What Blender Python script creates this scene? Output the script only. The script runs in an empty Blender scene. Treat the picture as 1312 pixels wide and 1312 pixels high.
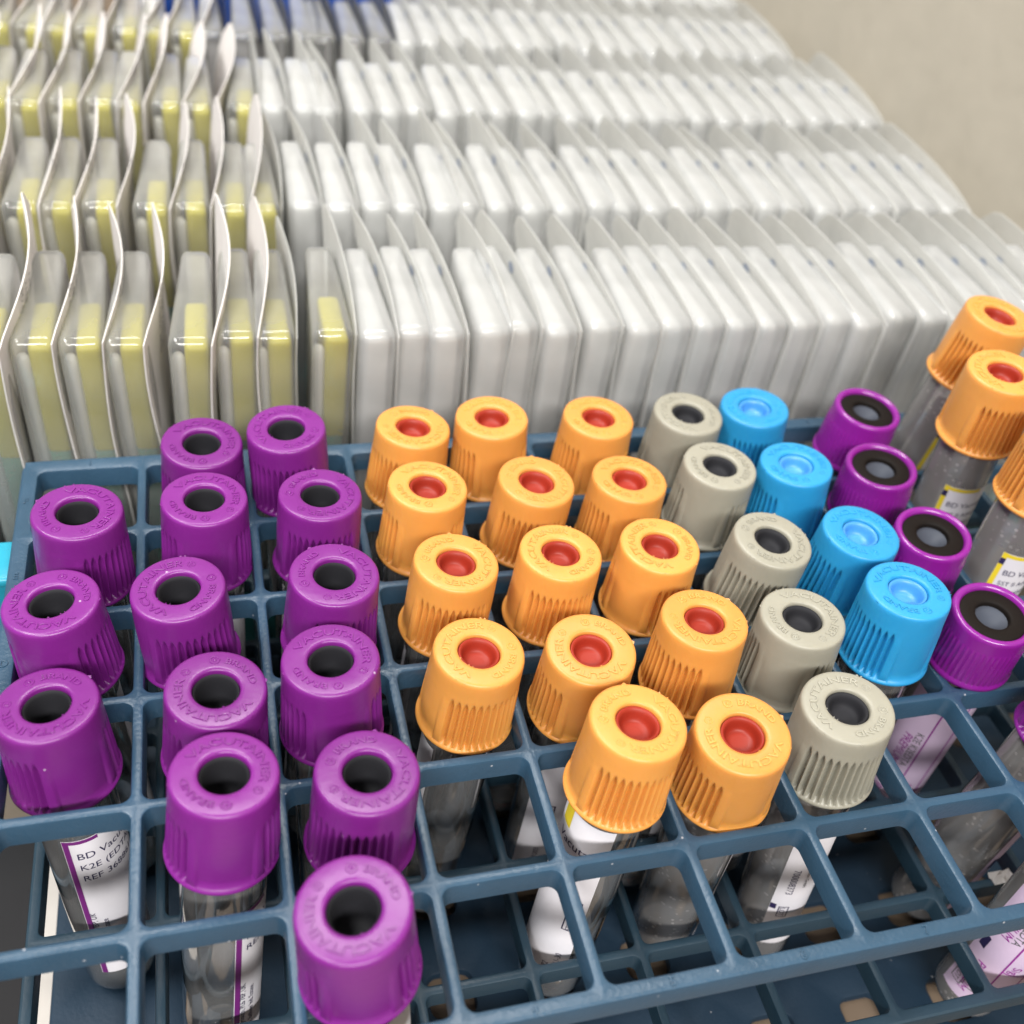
import bpy, bmesh, math, random
from mathutils import Vector, Matrix
# ---------------------------------------------------------------- units: every number below is in millimetres
U = 0.001
PI = math.pi
SC = bpy.context.scene
COL = SC.collection
random.seed(7)

# ---------------------------------------------------------------- camera
CAMP = Vector((37.42, -54.41, 143.02))
R3 = Matrix(((0.963641, 0.072998, -0.257034), (-0.239074, 0.665148, -0.707405), (0.119327, 0.743135, 0.658416)))
cd = bpy.data.cameras.new('camera')
cam = bpy.data.objects.new('camera', cd)
COL.objects.link(cam)
cam.matrix_world = Matrix.Translation(CAMP * U) @ R3.to_4x4()
cd.sensor_width = 36
cd.lens = 36 * 1339.56 / 1312
cd.clip_start = 0.005
cd.clip_end = 20
cd.dof.use_dof = True
cd.dof.focus_distance = 0.176
cd.dof.aperture_fstop = 17
SC.camera = cam

# ---------------------------------------------------------------- world: the plain bounce light of a pale room
w = bpy.data.worlds.new('World')
SC.world = w
w.use_nodes = True
bg = w.node_tree.nodes['Background']
bg.inputs[0].default_value = (0.92, 0.95, 1.0, 1)
bg.inputs[1].default_value = 0.20
SC.view_settings.view_transform = 'Standard'
SC.view_settings.look = 'None'
SC.view_settings.exposure = 0.12
SC.cycles.max_bounces = 14
SC.cycles.diffuse_bounces = 9
SC.cycles.glossy_bounces = 4
SC.cycles.transmission_bounces = 8
SC.cycles.transparent_max_bounces = 48
SC.cycles.caustics_reflective = False
SC.cycles.caustics_refractive = False
SC.cycles.use_denoising = True
SC.cycles.sample_clamp_indirect = 6

# ---------------------------------------------------------------- lamps: fluorescent ceiling fittings and one added fill
def area(name, loc, target, sx, sy, power, col):
    l = bpy.data.lights.new(name, 'AREA')
    l.shape = 'RECTANGLE'
    l.size, l.size_y = sx * U, sy * U
    l.energy = power
    l.color = col
    o = bpy.data.objects.new(name, l)
    COL.objects.link(o)
    o.location = Vector(loc) * U
    d = (Vector(target) - Vector(loc)).normalized()
    o.rotation_euler = d.to_track_quat('-Z', 'Y').to_euler()
    return o
area('ceiling_lamp', (-700, 160, 1300), (110, 260, 0), 1200, 170, 22, (1.0, 0.985, 0.96))
area('ceiling_lamp', (-60, -1150, 1150), (110, 250, 0), 1400, 170, 44, (1.0, 0.98, 0.95))

area('pack_fill_light', (110, 330, 600), (120, 230, 0), 460, 70, 3.2, (1.0, 0.985, 0.96))  # added fill to brighten the packs, not a fitting of the room

# ---------------------------------------------------------------- materials
def mat(name):
    m = bpy.data.materials.new(name)
    m.use_nodes = True
    return m, m.node_tree.nodes, m.node_tree.links, m.node_tree.nodes['Principled BSDF']

def texco(N, L, scale=1.0, kind='Object'):
    t = N.new('ShaderNodeTexCoord')
    mp = N.new('ShaderNodeMapping')
    mp.inputs['Scale'].default_value = (scale,) * 3
    L.new(t.outputs[kind], mp.inputs[0])
    return mp.outputs[0]

def plastic(name, col, rough=0.38, sss=0.25, bump=0.12, spec=0.45, flecks=0.0, coldark=0.88, radius=(0.6, 0.3, 0.2), bscale=900):
    m, N, L, P = mat(name)
    v = texco(N, L)
    oi = N.new('ShaderNodeObjectInfo')
    om = N.new('ShaderNodeMath'); om.operation = 'MULTIPLY'; om.inputs[1].default_value = 7.3
    L.new(oi.outputs['Random'], om.inputs[0])
    va = N.new('ShaderNodeVectorMath'); va.operation = 'ADD'
    L.new(v, va.inputs[0]); L.new(om.outputs[0], va.inputs[1])
    v = va.outputs[0]
    n = N.new('ShaderNodeTexNoise')
    n.inputs['Scale'].default_value = 160
    n.inputs['Detail'].default_value = 5
    L.new(v, n.inputs['Vector'])
    mx = N.new('ShaderNodeMix')
    mx.data_type = 'RGBA'
    mx.inputs[6].default_value = (*[c * coldark for c in col], 1)
    mx.inputs[7].default_value = (*[min(1, c * 1.04) for c in col], 1)
    L.new(n.outputs[0], mx.inputs[0])
    hv = N.new('ShaderNodeHueSaturation')
    hr = N.new('ShaderNodeMapRange'); hr.inputs[3].default_value = 0.90; hr.inputs[4].default_value = 1.08
    L.new(oi.outputs['Random'], hr.inputs[0]); L.new(hr.outputs[0], hv.inputs['Value'])
    L.new(mx.outputs[2], hv.inputs['Color'])
    out = hv.outputs[0]
    if flecks:
        vo = N.new('ShaderNodeTexVoronoi')
        vo.inputs['Scale'].default_value = 420
        L.new(v, vo.inputs['Vector'])
        lt = N.new('ShaderNodeMath'); lt.operation = 'LESS_THAN'
        lt.inputs[1].default_value = 0.085
        L.new(vo.outputs['Distance'], lt.inputs[0])
        sp = N.new('ShaderNodeSeparateColor')
        L.new(vo.outputs['Color'], sp.inputs[0])
        g = N.new('ShaderNodeMath'); g.operation = 'GREATER_THAN'
        g.inputs[1].default_value = 1 - flecks
        L.new(sp.outputs[0], g.inputs[0])
        mu = N.new('ShaderNodeMath'); mu.operation = 'MULTIPLY'
        L.new(lt.outputs[0], mu.inputs[0]); L.new(g.outputs[0], mu.inputs[1])
        mu2 = N.new('ShaderNodeMath'); mu2.operation = 'MULTIPLY'
        mu2.inputs[1].default_value = 0.35
        L.new(mu.outputs[0], mu2.inputs[0])
        m2 = N.new('ShaderNodeMix'); m2.data_type = 'RGBA'
        m2.inputs[7].default_value = (0.8, 0.78, 0.8, 1)
        L.new(mu2.outputs[0], m2.inputs[0]); L.new(out, m2.inputs[6])
        out = m2.outputs[2]
    L.new(out, P.inputs['Base Color'])
    rr = N.new('ShaderNodeMapRange')
    rr.inputs[3].default_value = rough - 0.10
    rr.inputs[4].default_value = rough + 0.14
    L.new(n.outputs[0], rr.inputs[0])
    L.new(rr.outputs[0], P.inputs['Roughness'])
    P.inputs['Specular IOR Level'].default_value = spec
    if sss:
        P.inputs['Subsurface Weight'].default_value = sss
        P.inputs['Subsurface Radius'].default_value = radius
        P.inputs['Subsurface Scale'].default_value = 0.0018
    b = N.new('ShaderNodeBump')
    b.inputs['Strength'].default_value = bump
    b.inputs['Distance'].default_value = 0.0003
    n2 = N.new('ShaderNodeTexNoise')
    n2.inputs['Scale'].default_value = bscale
    n2.inputs['Detail'].default_value = 4
    L.new(v, n2.inputs['Vector'])
    L.new(n2.outputs[0], b.inputs['Height'])
    L.new(b.outputs[0], P.inputs['Normal'])
    return m

M = {}
M['purple'] = plastic('purple_plastic', (0.165, 0.014, 0.185), 0.31, 0.15, flecks=0.045, radius=(0.8, 0.2, 0.9))
M['orange'] = plastic('orange_plastic', (0.66, 0.285, 0.062), 0.38, 0.25, flecks=0.0, radius=(1, 0.45, 0.1))
M['grey'] = plastic('putty_grey_plastic', (0.30, 0.285, 0.23), 0.40, 0.2, radius=(0.8, 0.7, 0.5))
M['blue'] = plastic('light_blue_plastic', (0.02, 0.26, 0.52), 0.40, 0.25, radius=(0.1, 0.5, 1))
M['dark'] = plastic('violet_plastic', (0.20, 0.010, 0.22), 0.22, 0.1, bump=0.04, spec=0.6)
M['rubber_black'] = plastic('black_rubber', (0.012, 0.012, 0.015), 0.7, 0, bump=0.06, spec=0.3)
M['rubber_red'] = plastic('red_rubber', (0.27, 0.022, 0.010), 0.45, 0.1, bump=0.06, spec=0.3)
M['rubber_blue'] = plastic('pale_blue_rubber', (0.06, 0.27, 0.62), 0.35, 0.2, bump=0.05)
M['rubber_brown'] = plastic('dark_brown_rubber', (0.006, 0.004, 0.003), 0.65, 0, bump=0.06, spec=0.15)
M['rubber_slate'] = plastic('slate_rubber', (0.045, 0.052, 0.07), 0.55, 0, bump=0.05, spec=0.3)
M['rack_base_shaded'] = plastic('rack_blue_base_shade', (0.008, 0.023, 0.043), 0.55, 0, bump=0.2, spec=0.35, flecks=0.09, bscale=1400)  # rack blue darkened: shade at the foot of the rack put into the colour
M['rack_middle_shaded'] = plastic('rack_blue_middle_shade', (0.014, 0.037, 0.058), 0.42, 0, bump=0.2, spec=0.45, bscale=1400)  # same rack blue, with the shade below the top grid in its colour
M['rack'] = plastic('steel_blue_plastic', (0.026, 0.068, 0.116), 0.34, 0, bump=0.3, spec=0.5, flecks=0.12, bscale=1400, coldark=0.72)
M['cyan_tray'] = plastic('cyan_plastic', (0.02, 0.30, 0.42), 0.3, 0.1)
M['teal_tray'] = plastic('teal_plastic', (0.04, 0.20, 0.20), 0.4, 0)
M['royal_blue'] = plastic('royal_blue_card', (0.018, 0.085, 0.42), 0.5, 0)
M['paper_white'] = plastic('white_paper', (0.68, 0.65, 0.63), 0.75, 0, bump=0.1, spec=0.2)
M['paper_warm'] = plastic('warm_white_paper', (0.52, 0.48, 0.44), 0.75, 0, bump=0.1, spec=0.2)
M['label'] = plastic('label_paper', (0.74, 0.72, 0.76), 0.5, 0, bump=0.04, spec=0.3)
M['label_lilac'] = plastic('lilac_label_paper', (0.66, 0.52, 0.70), 0.5, 0, bump=0.04, spec=0.3)
M['ink_navy'] = plastic('navy_ink', (0.02, 0.015, 0.07), 0.5, 0, bump=0)
M['ink_purple'] = plastic('purple_ink', (0.16, 0.015, 0.17), 0.5, 0, bump=0)
M['ink_magenta'] = plastic('magenta_ink', (0.30, 0.02, 0.30), 0.5, 0, bump=0)
M['ink_grey'] = plastic('grey_ink', (0.10, 0.10, 0.11), 0.6, 0, bump=0)
M['yellow_print'] = plastic('yellow_print', (0.75, 0.58, 0.03), 0.5, 0, bump=0)
M['yellow_plastic'] = plastic('yellow_plastic', (0.52, 0.44, 0.008), 0.45, 0.5, bump=0.05)
M['green_plastic'] = plastic('green_plastic', (0.03, 0.17, 0.11), 0.4, 0.4, bump=0.05)
M['white_plastic'] = plastic('milk_white_plastic', (0.90, 0.915, 0.885), 0.5, 1.0, bump=0.03, radius=(1, 1, 1))
M['white_plastic'].node_tree.nodes['Principled BSDF'].inputs['Subsurface Scale'].default_value = 0.014
M['metal'] = plastic('dark_mat_rubber', (0.022, 0.021, 0.022), 0.8, 0, bscale=80, spec=0.2)

def film(name, milky, tint=(0.96, 0.98, 0.97), rough=0.12, edge=0.55, gloss=1.0, col=(0.9, 0.92, 0.9), specks=0.0):
    m = bpy.data.materials.new(name)
    m.use_nodes = True
    N, L = m.node_tree.nodes, m.node_tree.links
    N.clear()
    out = N.new('ShaderNodeOutputMaterial')
    tr = N.new('ShaderNodeBsdfTransparent'); tr.inputs[0].default_value = (*tint, 1)
    df = N.new('ShaderNodeBsdfDiffuse'); df.inputs[0].default_value = (*col, 1)
    tl = N.new('ShaderNodeBsdfTranslucent'); tl.inputs[0].default_value = (*col, 1)
    dm = N.new('ShaderNodeMixShader'); dm.inputs[0].default_value = 0.5
    L.new(df.outputs[0], dm.inputs[1]); L.new(tl.outputs[0], dm.inputs[2])
    lw = N.new('ShaderNodeLayerWeight'); lw.inputs[0].default_value = 0.5
    pw = N.new('ShaderNodeMath'); pw.operation = 'POWER'; pw.inputs[1].default_value = 2.2
    L.new(lw.outputs['Facing'], pw.inputs[0])
    ma = N.new('ShaderNodeMath'); ma.operation = 'MULTIPLY_ADD'
    ma.inputs[1].default_value = edge; ma.inputs[2].default_value = milky
    L.new(pw.outputs[0], ma.inputs[0])
    v = texco(N, L)
    n = N.new('ShaderNodeTexNoise'); n.inputs['Scale'].default_value = 90; n.inputs['Detail'].default_value = 3
    L.new(v, n.inputs['Vector'])
    mm = N.new('ShaderNodeMapRange'); mm.inputs[3].default_value = 0.75; mm.inputs[4].default_value = 1.25
    L.new(n.outputs[0], mm.inputs[0])
    mu = N.new('ShaderNodeMath'); mu.operation = 'MULTIPLY'; mu.use_clamp = True
    L.new(ma.outputs[0], mu.inputs[0]); L.new(mm.outputs[0], mu.inputs[1])
    fac = mu.outputs[0]
    if specks:
        vo = N.new('ShaderNodeTexVoronoi'); vo.inputs['Scale'].default_value = 750
        L.new(v, vo.inputs['Vector'])
        lt = N.new('ShaderNodeMath'); lt.operation = 'LESS_THAN'; lt.inputs[1].default_value = 0.26
        L.new(vo.outputs['Distance'], lt.inputs[0])
        n3 = N.new('ShaderNodeTexNoise'); n3.inputs['Scale'].default_value = 130; n3.inputs['Detail'].default_value = 4
        L.new(v, n3.inputs['Vector'])
        g3 = N.new('ShaderNodeMapRange'); g3.inputs[1].default_value = 0.5; g3.inputs[2].default_value = 0.66; g3.inputs[4].default_value = specks
        L.new(n3.outputs[0], g3.inputs[0])
        m3 = N.new('ShaderNodeMath'); m3.operation = 'MULTIPLY'
        L.new(lt.outputs[0], m3.inputs[0]); L.new(g3.outputs[0], m3.inputs[1])
        a3 = N.new('ShaderNodeMath'); a3.operation = 'ADD'; a3.use_clamp = True
        L.new(fac, a3.inputs[0]); L.new(m3.outputs[0], a3.inputs[1])
        fac = a3.outputs[0]
    m1 = N.new('ShaderNodeMixShader')
    L.new(fac, m1.inputs[0]); L.new(tr.outputs[0], m1.inputs[1]); L.new(dm.outputs[0], m1.inputs[2])
    gl = N.new('ShaderNodeBsdfGlossy'); gl.inputs['Roughness'].default_value = rough
    b = N.new('ShaderNodeBump'); b.inputs['Strength'].default_value = 0.15; b.inputs['Distance'].default_value = 0.0005
    L.new(n.outputs[0], b.inputs['Height']); L.new(b.outputs[0], gl.inputs['Normal'])
    fr = N.new('ShaderNodeFresnel'); fr.inputs[0].default_value = 1.5
    fm = N.new('ShaderNodeMath'); fm.operation = 'MULTIPLY'; fm.inputs[1].default_value = gloss; fm.use_clamp = True
    L.new(fr.outputs[0], fm.inputs[0])
    m2 = N.new('ShaderNodeMixShader')
    L.new(fm.outputs[0], m2.inputs[0]); L.new(m1.outputs[0], m2.inputs[1]); L.new(gl.outputs[0], m2.inputs[2])
    L.new(m2.outputs[0], out.inputs[0])
    return m
M['film'] = film('clear_blister_film', 0.22, tint=(1, 1, 1), edge=0.5, rough=0.07, gloss=1.1, col=(1.0, 1.0, 0.96))
M['film_milky'] = film('milky_blister_film', 0.44, tint=(1, 1, 1), edge=0.4, rough=0.09, gloss=0.85, col=(0.97, 0.975, 0.96))
M['white_shell'] = film('milk_white_shell', 0.62, tint=(1, 1, 1), edge=0.0, rough=0.3, gloss=0.35, col=(0.93, 0.935, 0.915))
M['yellow_shell'] = film('yellow_shell', 0.88, tint=(1, 1, 0.7), edge=0.0, rough=0.3, gloss=0.4, col=(0.66, 0.59, 0.02))
M['teal_shell'] = film('teal_shell', 1.0, tint=(1, 1, 1), edge=0.0, rough=0.3, gloss=0.5, col=(0.12, 0.42, 0.30))
M['clear_blister'] = film('very_clear_blister_film', 0.05, tint=(1, 1, 1), edge=0.4, rough=0.08, gloss=1.4)
M['clear_flange'] = film('clear_flange_film', 0.07, tint=(1, 1, 1), edge=0.3, rough=0.12, gloss=1.0, col=(0.9, 0.92, 0.95))
M['seal_ink'] = plastic('faded_blue_ink', (0.30, 0.34, 0.42), 0.6, 0, bump=0)
M['flange'] = film('milky_flange_film', 0.50, tint=(1, 1, 1), edge=0.25, rough=0.25, gloss=0.35, col=(0.94, 0.945, 0.925))
M['glass_specked'] = film('frosted_specked_tube_plastic', 0.30, tint=(0.98, 0.975, 0.97), rough=0.09, edge=0.35, gloss=2.0, col=(0.88, 0.85, 0.83), specks=0.5)
M['glass'] = film('clear_tube_plastic', 0.15, tint=(0.985, 0.99, 0.99), rough=0.05, edge=0.45, gloss=2.6, col=(0.80, 0.80, 0.80))

# stucco wall
m, N, L, P = mat('beige_wall_paint')
v = texco(N, L)
n = N.new('ShaderNodeTexNoise'); n.inputs['Scale'].default_value = 75; n.inputs['Detail'].default_value = 7
L.new(v, n.inputs['Vector'])
cr = N.new('ShaderNodeMix'); cr.data_type = 'RGBA'
cr.inputs[6].default_value = (0.375, 0.34, 0.275, 1); cr.inputs[7].default_value = (0.43, 0.39, 0.32, 1)
L.new(n.outputs[0], cr.inputs[0]); L.new(cr.outputs[2], P.inputs['Base Color'])
b = N.new('ShaderNodeBump'); b.inputs['Strength'].default_value = 0.3; b.inputs['Distance'].default_value = 0.0012
L.new(n.outputs[0], b.inputs['Height']); L.new(b.outputs[0], P.inputs['Normal'])
P.inputs['Roughness'].default_value = 0.8
M['wall'] = m
m, N, L, P = mat('beige_counter_laminate')
v = texco(N, L)
n = N.new('ShaderNodeTexNoise'); n.inputs['Scale'].default_value = 120; n.inputs['Detail'].default_value = 8
L.new(v, n.inputs['Vector'])
cr = N.new('ShaderNodeMix'); cr.data_type = 'RGBA'
cr.inputs[6].default_value = (0.11, 0.08, 0.055, 1); cr.inputs[7].default_value = (0.19, 0.14, 0.10, 1)  # beige darkened so its colour carries the dimness beneath the rack
L.new(n.outputs[0], cr.inputs[0]); L.new(cr.outputs[2], P.inputs['Base Color'])
P.inputs['Roughness'].default_value = 0.5
M['counter'] = m

# ---------------------------------------------------------------- helpers
def mesh(name, bm, m, smooth=None):
    me = bpy.data.meshes.new(name)
    bmesh.ops.scale(bm, vec=(U, U, U), verts=bm.verts)
    bm.to_mesh(me); bm.free()
    me.materials.append(m)
    if smooth is not None:
        for p in me.polygons: p.use_smooth = True
        try: me.set_sharp_from_angle(angle=math.radians(smooth))
        except Exception: pass
    return me

def obj(name, me, parent=None, loc=None, rot=None):
    o = bpy.data.objects.new(name, me)
    COL.objects.link(o)
    if parent is not None: o.parent = parent
    if loc is not None: o.location = Vector(loc) * U
    if rot is not None: o.rotation_euler = rot
    return o

def tag(o, label=None, cat=None, group=None, kind=None):
    if label: o['label'] = label
    if cat: o['category'] = cat
    if group: o['group'] = group
    if kind: o['kind'] = kind
    return o

def empty(name, loc, label, cat, group=None):
    o = bpy.data.objects.new(name, None)
    o.empty_display_size = 0.005
    COL.objects.link(o)
    o.location = Vector(loc) * U
    return tag(o, label, cat, group)

def bbox(bm, a, b_, bevel=0.0, seg=2):
    r = bmesh.ops.create_cube(bm, size=1)
    vs = r['verts']
    for v_ in vs:
        v_.co = Vector([(a[k] + b_[k]) / 2 + v_.co[k] * (b_[k] - a[k]) for k in range(3)])
    if bevel:
        es = list({e for v_ in vs for e in v_.link_edges})
        bmesh.ops.bevel(bm, geom=es, offset=bevel, segments=seg, affect='EDGES', profile=0.5, clamp_overlap=True)

def lathe(bm, prof, n=64, close=False):
    rings = []
    for r, z in prof:
        if r < 1e-5: rings.append([bm.verts.new((0, 0, z))])
        else: rings.append([bm.verts.new((r * math.cos(2 * PI * k / n), r * math.sin(2 * PI * k / n), z)) for k in range(n)])
    for A, B in zip(rings, rings[1:]):
        if len(A) == 1 and len(B) == 1: continue
        for k in range(n):
            q = (k + 1) % n
            if len(A) == 1: bm.faces.new((A[0], B[k], B[q]))
            elif len(B) == 1: bm.faces.new((A[k], B[0], A[q]))
            else: bm.faces.new((A[k], B[k], B[q], A[q]))

_tc = {}
def text_data(s, extrude=0.0, bevel=0.0, res=3):
    """flat glyph geometry of a string at size 1: (verts, faces, width)"""
    key = (s, extrude, bevel)
    if key in _tc: return _tc[key]
    cu = bpy.data.curves.new('txt', 'FONT')
    cu.body = s; cu.size = 1.0; cu.resolution_u = res
    cu.extrude = extrude; cu.bevel_depth = bevel; cu.bevel_resolution = 0
    o = bpy.data.objects.new('txt', cu)
    COL.objects.link(o)
    dg = bpy.context.evaluated_depsgraph_get()
    me = bpy.data.meshes.new_from_object(o.evaluated_get(dg))
    V = [tuple(v_.co) for v_ in me.vertices]
    F = [tuple(p.vertices) for p in me.polygons]
    bpy.data.objects.remove(o); bpy.data.curves.remove(cu); bpy.data.meshes.remove(me)
    x0 = min(v_[0] for v_ in V); x1 = max(v_[0] for v_ in V)
    V = [(v_[0] - x0, v_[1], v_[2]) for v_ in V]
    _tc[key] = (V, F, x1 - x0)
    return _tc[key]

# ---------------------------------------------------------------- the place: counter, walls
P0 = 20.5
ZT = -68.0
bm = bmesh.new(); bbox(bm, (-700, -500, ZT - 30), (268, 900, ZT))
counter = tag(obj('counter', mesh('counter', bm, M['counter'])), 'beige laminate counter under the rack', 'counter', kind='structure')
bm = bmesh.new(); bbox(bm, (268, -500, ZT - 30), (300, 930, 700))
tag(obj('wall', mesh('wall', bm, M['wall'])), 'beige painted wall to the right of the packs', 'wall', kind='structure')
bm = bmesh.new(); bbox(bm, (-700, 900, ZT - 30), (268, 930, 700))
tag(obj('wall', mesh('wall', bm, M['wall'])), 'beige painted wall behind everything', 'wall', kind='structure')

# ---------------------------------------------------------------- the rack
NX, NY = 12, 6
XO = {1: -.34, 2: .15, 3: .44, 4: -.04, 5: -.22, 6: .19, 7: .38, 8: -.4}
gx = [i * P0 + XO.get(i, 0) for i in range(NX + 1)]
gy = [j * P0 for j in range(NY + 1)]

def rr_loop(x0, y0, x1, y1, r, seg, z):
    pts = []
    for cx, cy, a0 in ((x1 - r, y1 - r, 0), (x0 + r, y1 - r, 90), (x0 + r, y0 + r, 180), (x1 - r, y0 + r, 270)):
        for k in range(seg + 1):
            a = math.radians(a0 + 90 * k / seg)
            pts.append((cx + r * math.cos(a), cy + r * math.sin(a), z))
    return pts

def lattice(bm, z, h, bar, ext, rad, holes=None, fil=0.45, inner=(1.5, 1.5, 0.5, 1.5)):
    """moulded grid: a rounded-corner hole per cell, filleted top edges; ext = outer border overhang"""
    seg = 5
    ns = 4 * (seg + 1)
    exl, exr, eyf, eyb = ext
    lip = 0.55
    for i in range(NX):
        for j in range(NY):
            X0 = gx[i] if i else -exl + lip
            X1 = gx[i + 1] if i < NX - 1 else gx[-1] + exr - lip
            Y0 = gy[j] if j else -eyf + lip
            Y1 = gy[j + 1] if j < NY - 1 else gy[-1] + eyb - lip
            if holes is None:
                hx0 = gx[i] + (bar / 2 if i else inner[2]); hx1 = gx[i + 1] - (bar / 2 if i < NX - 1 else inner[3])
                hy0 = gy[j] + (bar / 2 if j else inner[0]); hy1 = gy[j + 1] - (bar / 2 if j < NY - 1 else inner[1])
            else:
                cx, cy = (gx[i] + gx[i + 1]) / 2, (gy[j] + gy[j + 1]) / 2
                hx0, hx1, hy0, hy1 = cx - holes[0], cx + holes[0], cy - holes[1], cy + holes[1]
            sq = []
            hole = rr_loop(hx0, hy0, hx1, hy1, rad, seg, z)
            L0 = rr_loop(hx0 - fil, hy0 - fil, hx1 + fil, hy1 + fil, rad + fil, seg, z)
            L1 = rr_loop(hx0 - fil * .35, hy0 - fil * .35, hx1 + fil * .35, hy1 + fil * .35, rad + fil * .35, seg, z - fil * .3)
            L2 = rr_loop(hx0, hy0, hx1, hy1, rad, seg, z - fil)
            L3 = rr_loop(hx0 + .12, hy0 + .12, hx1 - .12, hy1 - .12, rad, seg, z - h)
            cs = [(X1, Y1), (X0, Y1), (X0, Y0), (X1, Y0)]
            loops = [[bm.verts.new(p) for p in Lp] for Lp in (L0, L1, L2, L3)]
            for zz, lp in ((z, loops[0]), (z - h, loops[3])):
                cv = [bm.verts.new((c[0], c[1], zz)) for c in cs]
                for q in range(4):
                    fan = lp[q * (seg + 1):(q + 1) * (seg + 1)]
                    for a, b2 in zip(fan, fan[1:]):
                        f = (cv[q], b2, a) if zz == z else (cv[q], a, b2)
                        bm.faces.new(f)
                    nx = lp[((q + 1) * (seg + 1)) % ns]
                    f = (cv[q], cv[(q + 1) % 4], nx, fan[-1])
                    bm.faces.new(f if zz == z else f[::-1])
            for A, B in zip(loops, loops[1:]):
                for k in range(ns):
                    q = (k + 1) % ns
                    bm.faces.new((A[k], A[q], B[q], B[k]))
    # rounded outer rim and outer wall
    x0, x1, y0, y1 = -exl, gx[-1] + exr, -eyf, gy[-1] + eyb
    r = 3.0
    prof = [(lip, 0, 0.05), (lip * .3, -lip * .3, 0), (0, -lip, 0), (0, -h, 0), (lip + 1.2, -h - 0.02, 0)]
    Ls = []
    for d, dz, _ in prof:
        Ls.append([bm.verts.new(p) for p in rr_loop(x0 + d, y0 + d, x1 - d, y1 - d, max(r - d, .1) if d else r, 6, z + dz)])
    for A, B in zip(Ls, Ls[1:]):
        nn = len(A)
        for k in range(nn):
            q = (k + 1) % nn
            bm.faces.new((A[k], B[k], B[q], A[q]))

rack = empty('test_tube_rack', (123, 61, ZT), 'steel blue plastic test tube rack holding the capped tubes', 'tube rack')
def rackpart(name, bm, m='rack', smooth=35):
    o = obj(name, mesh(name, bm, M[m], smooth), rack)
    o.matrix_parent_inverse = Matrix.Translation(-Vector((123, 61, ZT)) * U)
    return o
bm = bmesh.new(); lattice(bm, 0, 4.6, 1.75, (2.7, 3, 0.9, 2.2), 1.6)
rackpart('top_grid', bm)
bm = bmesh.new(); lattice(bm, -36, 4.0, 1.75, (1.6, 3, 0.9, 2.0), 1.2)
rackpart('middle_grid', bm, 'rack_middle_shaded')
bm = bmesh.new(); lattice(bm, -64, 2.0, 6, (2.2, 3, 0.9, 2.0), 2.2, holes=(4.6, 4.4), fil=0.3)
rackpart('base_plate', bm, 'rack_base_shaded')
for (x, y) in ((-1.4, gy[-1] + .6), (gx[-1] + 1.6, -.1 + .2), (gx[-1] + 1.6, gy[-1] + .6), (gx[6], gy[-1] + .6)):
    bm = bmesh.new()
    bbox(bm, (x - 1.1, y - .9, -62.5), (x + 1.1, y + 1.0, -4.0), .3, 2)
    rackpart('post', bm)
# embossed numbers and letters on the border
def emboss(s, x, y, size, rz):
    V, F, wd = text_data(s, 0.14, 0.03)
    bm = bmesh.new()
    vs = [bm.verts.new(((a - wd / 2) * size, (b2 - .35) * size, c)) for a, b2, c in V]
    for f in F:
        try: bm.faces.new([vs[k] for k in f])
        except ValueError: pass
    bmesh.ops.rotate(bm, verts=bm.verts, cent=(0, 0, 0), matrix=Matrix.Rotation(rz, 3, 'Z'))
    bmesh.ops.translate(bm, verts=bm.verts, vec=(x, y, 0.02))
    rackpart('embossed_mark', bm)
for i in range(NX):
    emboss(str(i + 1), (gx[i] + gx[i + 1]) / 2, 0.3, 2.0, 0)
    emboss(str(i + 1), (gx[i] + gx[i + 1]) / 2, gy[-1] + .3, 2.0, 0)
for j, c in enumerate('ABCDEF'):
    emboss(c, -1.1, (gy[j] + gy[j + 1]) / 2, 2.0, 0)

# paper strip under the rack edge, shelf, trays
bm = bmesh.new(); bbox(bm, (-5.4, 10, ZT), (-1.0, 77, -65.0), .1, 1)
tag(obj('paper_strip', mesh('paper_strip', bm, M['paper_warm'])), 'narrow white paper strip lying along the left side of the rack base', 'paper strip')
bm = bmesh.new(); bbox(bm, (-150, -120, ZT), (-5.7, 86, ZT + .8), .2, 1)
tag(obj('counter_mat', mesh('counter_mat', bm, M['metal'])), 'dark scuffed mat on the counter left of the rack', 'mat')

def tray(name, x0, x1, y0, y1, zb, zt, th, m, label):
    o = empty(name, ((x0 + x1) / 2, (y0 + y1) / 2, zb), label, 'tray')
    c = Vector(((x0 + x1) / 2, (y0 + y1) / 2, zb))
    bm = bmesh.new()
    bbox(bm, (x0, y0, zb), (x1, y1, zb + 2))
    bbox(bm, (x0, y0, zb + 2), (x0 + th, y1, zt)); bbox(bm, (x1 - th, y0, zb + 2), (x1, y1, zt))
    bbox(bm, (x0 + th, y0, zb + 2), (x1 - th, y0 + th, zt)); bbox(bm, (x0 + th, y1 - th, zb + 2), (x1 - th, y1, zt))
    b1 = obj('tray_body', mesh('tray_body', bm, m, 30), o); b1.matrix_parent_inverse = Matrix.Translation(-c * U)
    bm = bmesh.new()
    e = 1.2
    bbox(bm, (x0 - e, y0 - e, zt), (x0 + th + e, y1 + e, zt + 2.4), .9, 3); bbox(bm, (x1 - th - e, y0 - e, zt), (x1 + e, y1 + e, zt + 2.4), .9, 3)
    bbox(bm, (x0 + th + e, y0 - e, zt), (x1 - th - e, y0 + th + e, zt + 2.4), .9, 3); bbox(bm, (x0 + th + e, y1 - th - e, zt), (x1 - th - e, y1 + e, zt + 2.4), .9, 3)
    b1 = obj('rim', mesh('rim', bm, m, 30), o); b1.matrix_parent_inverse = Matrix.Translation(-c * U)
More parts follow.
